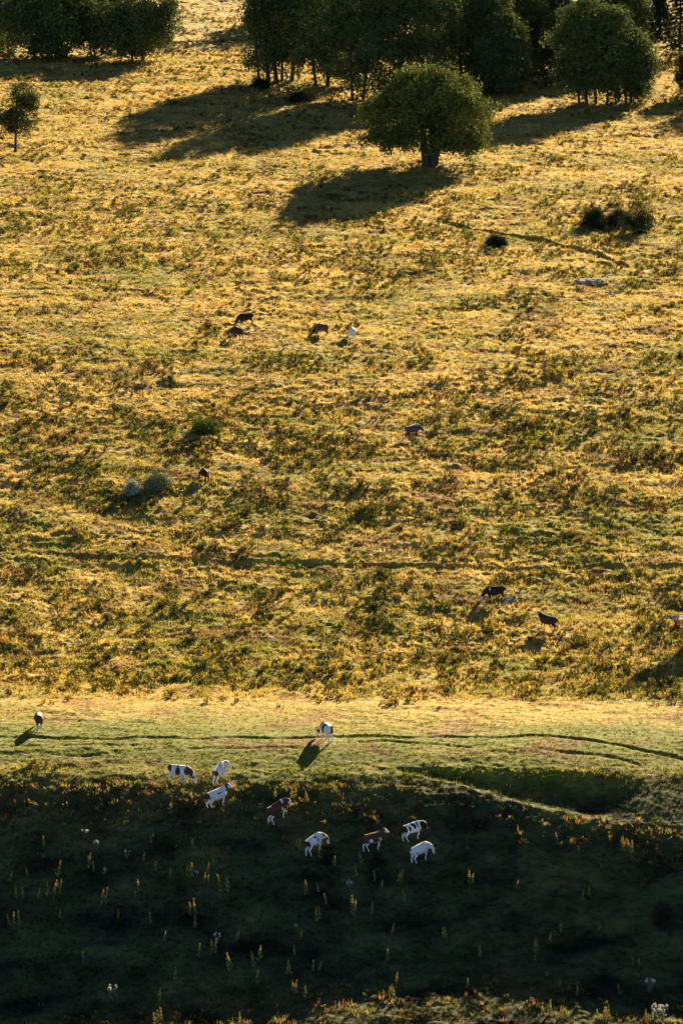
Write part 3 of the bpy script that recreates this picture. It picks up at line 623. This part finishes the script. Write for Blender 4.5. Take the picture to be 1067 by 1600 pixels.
def cow_mesh(head, hyaw, stride, pitch, gz, seed):
    """gz(x,y): ground height under the local point. Returns mesh arrays in local coords and unposed coords for the coat."""
    bm = bmesh.new(); cp, sp = math.cos(pitch), math.sin(pitch)
    def rot(p):   # pitch the body about y, nose up
        x, y, z = p[:3]; return (x*cp-(z-.6)*sp, y, .6+x*sp+(z-.6)*cp)+tuple(p[3:])
    C = lambda pts: chain(bm, [rot(p) for p in pts])
    # trunk
    C([(-.86, 0, 1.12, .07, .10), (-.80, 0, 1.10, .18, .21), (-.66, 0, 1.06, .24, .27), (-.42, 0, .98, .31, .345), (-.1, 0, .925, .38, .40), (.2, 0, .925, .37, .41), (.45, 0, .955, .30, .40), (.60, 0, 1.01, .20, .30), (.72, 0, 1.02, .12, .2)])
    # hip bones and withers
    C([(-.72, -.14, 1.22, .05, .05), (-.72, 0, 1.27, .06, .05), (-.72, .14, 1.22, .05, .05)])
    C([(-.78, 0, 1.27, .05, .04), (-.3, 0, 1.27, .07, .05), (.2, 0, 1.27, .07, .05), (.5, 0, 1.30, .06, .06)])
    hy = math.sin(hyaw)
    if head == 'graze': nk = [(.42, 0, 1.03, .19, .33), (.70, .08*hy, .93, .135, .25), (.90, .20*hy, .74, .11, .19), (1.02, .30*hy, .56, .095, .14)]; hd = (1.04, .32*hy, .55); fd = (.30, .10*hy, -.95)
    elif head == 'up': nk = [(.42, 0, 1.04, .19, .33), (.66, .05*hy, 1.16, .135, .26), (.82, .12*hy, 1.30, .115, .19), (.92, .18*hy, 1.40, .10, .14)]; hd = (.90, .18*hy, 1.42); fd = (.80*math.cos(hyaw), .80*hy, -.55)
    else: nk = [(.42, 0, 1.03, .19, .33), (.70, .08*hy, 1.05, .135, .25), (.88, .18*hy, 1.05, .115, .19), (.98, .26*hy, 1.03, .10, .14)]; hd = (.98, .27*hy, 1.05); fd = (.42*math.cos(hyaw*.8), .42*hy, -.88)
    C(nk); hd = Vector(rot(hd)); 
    fd = Vector(fd).normalized()
    if head == 'graze':        # the muzzle comes down to the grass
        g_ = gz(hd.x+.15, hd.y)+.10; L = (hd.z-g_)/max(.3, -fd.z); L = min(max(L, .38), .62); hd.z = max(hd.z, g_+.4*-fd.z)
    def HP_(t, u=0, v=0, rw=.1, rh=.1):
        s_ = Vector((0, 0, 1)).cross(fd).normalized(); up = fd.cross(s_).normalized(); p = hd+fd*t+s_*u+up*v; return (p.x, p.y, p.z, rw, rh)
    chain(bm, [HP_(-.07, 0, 0, .07, .08), HP_(.03, 0, 0, .125, .14), HP_(.17, 0, -.01, .115, .14), HP_(.32, 0, -.01, .085, .10), HP_(.45, 0, 0, .08, .085), HP_(.51, 0, 0, .055, .06)])
    for s_ in (-1, 1):         # ears
        chain(bm, [HP_(0, .08*s_, .05, .04, .035), HP_(-.01, .17*s_, .05, .065, .028), HP_(.01, .28*s_, .02, .025, .014)])
    leg = []
    for s_, q in ((1, stride), (-1, -stride)):
        def L_(pts, foot):
            px_, py_ = foot
            gg = gz(px_, py_); out = []
            for p in pts: out.append(list(rot(p)) if p[2] > .62 else None)
            n0 = sum(o is not None for o in out); top = out[n0-1]
            for i, p in enumerate(pts):
                if out[i] is None:
                    f_ = 1-p[2]/.62       # 0 at body, 1 at ground
                    zt = rot((p[0], p[1], .62))[2]; xt = rot((p[0], p[1], .62))[0]
                    x_ = (xt*(1-f_)+(p[0])*f_); y_ = p[1]; z_ = gg+(zt-gg)*(p[2]/.62); out[i] = [x_, y_, z_, p[3], p[4]]
            chain(bm, out)
        fx = .42+q*.16
        L_([(.42, .13*s_, 1.0, .10, .17), (.44, .15*s_, .78, .08, .12), (.43+.3*(fx-.42), .15*s_, .60, .058, .075), (.43+.6*(fx-.42), .14*s_, .40, .05, .055), (fx-.01, .14*s_, .22, .036, .038), (fx, .14*s_, .10, .04, .042), (fx+.03, .14*s_, .02, .05, .055)], (fx, .14*s_))
        fx = -.66-q*.18
        L_([(-.60, .13*s_, 1.08, .12, .20), (-.58, .17*s_, .84, .10, .17), (-.54-.2*q*.1, .17*s_, .68, .085, .13), (-.76+.4*(fx+.66), .15*s_, .45, .050, .066), (-.72+.8*(fx+.66), .14*s_, .29, .038, .042), (fx, .14*s_, .11, .042, .044), (fx+.03, .14*s_, .02, .05, .055)], (fx, .14*s_))
    # tail
    sw = .04*math.sin(seed*3)
    C([(-.83, 0, 1.2, .035, .035), (-.92, sw, 1.08, .028, .028), (-.95, sw*2, .8, .022, .022), (-.95, sw*3, .5, .025, .025), (-.96, sw*3, .40, .05, .05), (-.97, sw*3, .28, .02, .02)])
    # udder
    C([(-.52, 0, .70, .10, .07), (-.38, 0, .68, .11, .07), (-.26, 0, .69, .06, .05)])
    bmesh.ops.recalc_face_normals(bm, faces=bm.faces)
    me = bpy.data.meshes.new('raw'); bm.to_mesh(me); bm.free()
    o = bpy.data.objects.new('raw', me); COL.objects.link(o)
    m = o.modifiers.new('r', 'REMESH'); m.mode = 'VOXEL'; m.voxel_size = .022
    s = o.modifiers.new('s', 'SMOOTH'); s.factor = .5; s.iterations = 3
    dg = bpy.context.evaluated_depsgraph_get(); out = bpy.data.meshes.new_from_object(o.evaluated_get(dg))
    bpy.data.objects.remove(o); bpy.data.meshes.remove(me)
    n = len(out.vertices); V = np.empty(n*3, np.float32); out.vertices.foreach_get('co', V); V = V.reshape(-1, 3).astype(float)
    # back to unpitched coordinates for the coat
    U = V.copy(); x_, z_ = V[:, 0], V[:, 2]-.6; U[:, 0] = x_*cp+z_*sp; U[:, 2] = .6-x_*sp+z_*cp
    return out, V, U, hd, fd
def coat(V, U, hd, fd, basec, patches, headc, facec, legc, seed):
    n = len(V); C = np.tile(basec, (n, 1)); wob = .07*fbm(U[:, 0]*5+seed, U[:, 2]*5+U[:, 1]*4, seed, 2)
    for (px, pz, ry, rx, rz, side, c) in patches:   # side: 1 left flank, -1 right flank, 0 both
        d = np.sqrt(((U[:, 0]-px)/rx)**2+((U[:, 2]-pz)/rz)**2)+wob*4
        m = (d < 1) & ((side == 0) | (U[:, 1]*side > -.03)) & (U[:, 0] < .95); C[m] = c
    if legc is not None:
        C[(U[:, 2]+wob < .60) & (U[:, 0] < .9)] = legc
    h = (V-A_(hd[:])); t = h@A_(fd[:]); near = (np.linalg.norm(h-t[:, None]*A_(fd[:]), axis=1) < .26) & (t > -.1) & (t < .55)
    C[near] = headc
    s_ = np.linalg.norm(h-t[:, None]*A_(fd[:]), axis=1)
    if facec is not None: C[near & (s_ < .14) & (t > .08)] = facec
    C[near & (t > .43)] = PNK if basec[0] > .3 or facec is not None else BLK
    sd = np.cross([0, 0, 1.], A_(fd[:])); sd /= np.linalg.norm(sd)+1e-9
    for q in (-1, 1):
        e = A_(hd[:])+A_(fd[:])*.14+sd*.095*q; C[np.linalg.norm(V-e, axis=1) < .03] = BLK
    return C
FULL = lambda c: [(-.1, .95, 0, 2.0, .42, 0, c)]
COWS = [
 # px, py(feet), heading deg (0 = right, 90 = away), head, head yaw, stride, scale, base, patches, head, face, legs, label
 (384, 508, 172, 'graze', .2, .6, .95, DKB, [], DKB, None, DKB, 'black-brown cow grazing facing left, higher of the two dark ones on the upper slope'),
 (371, 529, 128, 'graze', .5, -.5, .92, DKB*1.5, [], DKB, WHT, DKB, 'dark cow with a pale face just below and left of the black-brown one, upper slope'),
 (503, 524, 140, 'graze', .3, .5, .92, A_((.09, .065, .055)), [], DKB, DKB, DKB*2, 'grey-brown cow grazing left of the white one on the open upper slope'),
 (551, 529, 102, 'graze', .3, .3, .88, WHT, [], WHT, WHT, WHT, 'white cow seen from behind, on the open upper slope'),
 (646, 683, 25, 'graze', -.3, .7, .9, A_((.09, .065, .055)), [(.25, 1.32, 0, .10, .14, 0, WHT), (.5, 1.3, 0, .05, .2, 0, WHT), (-.3, 1.33, 0, .5, .07, 0, WHT)], DKB, WHT, DKB*2, 'dark cow with a white-streaked back grazing to the right in the middle of the slope'),
 (320, 752, 112, 'graze', .6, .3, .85, DKB, [(-.85, 1.2, 0, .08, .3, -1, PNK)], DKB, None, DKB, 'small dark cow seen from behind with a pale tail side, left of centre'),
 (773, 940, 183, 'graze', 0, .7, 1.0, DKB, [(.42, 1.15, 0, .05, .12, 1, WHT)], DKB, WHT, DKB*2, 'dark brown cow grazing side-on to the left with a white muzzle, near the pale rocks'),
 (855, 985, 150, 'up', .35, .5, .95, DKB*1.7, [], DKB*1.5, WHT, DKB*2, 'dark red-brown cow with a raised white face looking left, near the right'),
 (61, 1140, 98, 'graze', .3, .3, .95, BRO, [(-.2, 1.32, 0, .4, .06, 0, WHT)], BRO, WHT, WHT*.8, 'brown cow with white legs seen from behind at the left edge above the terrace'),
 (510, 1158, 112, 'graze', .7, .5, 1.0, WHT, [(-.75, 1.02, 0, .24, .32, -1, BRO*.7), (-.1, 1.0, 0, .14, .5, 1, BLK), (.5, 1.1, 0, .2, .3, 0, BLK)], DKB, WHT, WHT, 'white and dark patched cow seen from behind with its long shadow on the terrace'),
 (281, 1224, -6, 'graze', -.2, .5, 1.0, WHT, [(-.80, 1.08, 0, .20, .30, 0, BRO), (-.12, .92, 0, .19, .28, 0, BRO), (-.16, 1.22, 0, .07, .12, 0, BRO), (.55, .98, 0, .24, .28, 0, BRO), (.85, .85, 0, .2, .3, 0, BRO)], BRO, WHT, WHT, 'white cow with brown rump, belly and shoulder patches, leftmost of the terrace-edge group'),
 (344, 1221, 62, 'level', -.7, .5, .95, WHT, [(-.76, 1.02, 0, .17, .24, 0, BRO), (.35, 1.1, 0, .12, .2, -1, BRO)], WHT, WHT, WHT, 'white cow with brown buttocks walking away just above the brown-necked one'),
 (341, 1261, 28, 'up', -.5, .7, .98, WHT, [(-.82, 1.05, 0, .15, .26, 0, BRO), (.05, 1.08, 0, .17, .05, -1, BRO), (-.55, .95, 0, .05, .06, -1, BRO), (.83, 1.2, 0, .13, .35, 0, BRO*.8)], BRO*.9, WHT, WHT, 'white cow with brown neck and raised pale face, below two others by the terrace edge'),
 (436, 1281, 28, 'level', -.3, .8, .98, BRO, [(.45, 1.28, 0, .09, .17, 0, WHT), (-.55, 1.35, 0, .22, .07, 0, WHT), (.22, .72, 0, .06, .22, 0, WHT)], BRO, WHT, WHT, 'reddish-brown cow with white legs, face and withers, between the terrace-edge group and the hollow'),
 (493, 1331, 38, 'graze', -.5, .7, .92, WHT, [(-.78, .98, 0, .20, .32, 0, BRO*.7), (.0, 1.22, 0, .10, .06, -1, BLK), (.12, 1.1, 0, .06, .06, -1, BLK), (.12, .95, 0, .09, .06, -1, BLK), (.85, .95, 0, .12, .15, 0, BRO)], BRO*.8, WHT, WHT, 'mostly white cow with a dark rump beside the yellow spikes, leftmost in the hollow'),
 (584, 1328, 28, 'up', -.2, .8, .92, BRO*1.1, [(-.35, .75, 0, .14, .22, 0, WHT), (.36, .88, 0, .06, .10, -1, WHT), (.55, .7, 0, .16, .10, 0, WHT)], BRO, WHT, WHT, 'brown calf with white legs and raised head in the middle of the hollow'),
 (646, 1312, 24, 'level', -.5, .8, .92, WHT, [(-.78, 1.0, 0, .22, .34, 0, BLK), (-.35, 1.0, 0, .09, .2, 0, BLK), (.05, 1.1, 0, .11, .22, 0, BLK), (-.08, 1.25, 0, .1, .1, 0, BLK), (.3, 1.15, 0, .06, .2, 0, BLK), (.75, .95, 0, .2, .3, 0, BLK)], BLK, BLK, WHT, 'black and white patched cow, upper of the two at the right of the hollow'),
 (658, 1345, 34, 'graze', -.2, .6, .92, WHT, [(-.50, .80, 0, .12, .05, -1, BRO), (-.85, 1.2, 0, .05, .05, 0, BLK)], WHT, WHT, WHT, 'almost pure white calf below the black and white one in the hollow'),
]
for i, (px, py, hdg, head, hyaw, stride, sc, bc, pat, hc, fc, lc, lab) in enumerate(COWS):
    X, Y, Z = gp(px, py); h = R(hdg); ca, sa = math.cos(h), math.sin(h)
    gl = lambda a, b: (H1(X+(a*ca-b*sa)*sc, Y+(a*sa+b*ca)*sc)-Z)/sc
    pitch = math.atan((gl(.5, 0)-gl(-.6, 0))/1.1)
    me, V, U, hd, fd = cow_mesh(head, hyaw, stride, pitch, gl, i+1)
    C = coat(V, U, hd, fd, bc, pat, hc, fc, lc, i+3)
    gz_ = np.array([0.0]); C[V[:, 2] < (height(X+(V[:, 0]*ca-V[:, 1]*sa)*sc, Y+(V[:, 0]*sa+V[:, 1]*ca)*sc)-Z)/sc+.05] = HOOF
    at = me.color_attributes.new('Col', 'FLOAT_COLOR', 'POINT'); c4 = np.ones((len(V), 4), np.float32); c4[:, :3] = C; at.data.foreach_set('color', c4.ravel())
    me.materials.clear(); me.materials.append(M_COAT); me.polygons.foreach_set('use_smooth', np.ones(len(me.polygons), bool))
    o = add('cow', me, None, (X, Y, Z)); o.rotation_euler = (0, 0, h); o.scale = (sc,)*3; me.name = 'cow'
    tag(o, lab, 'cow')
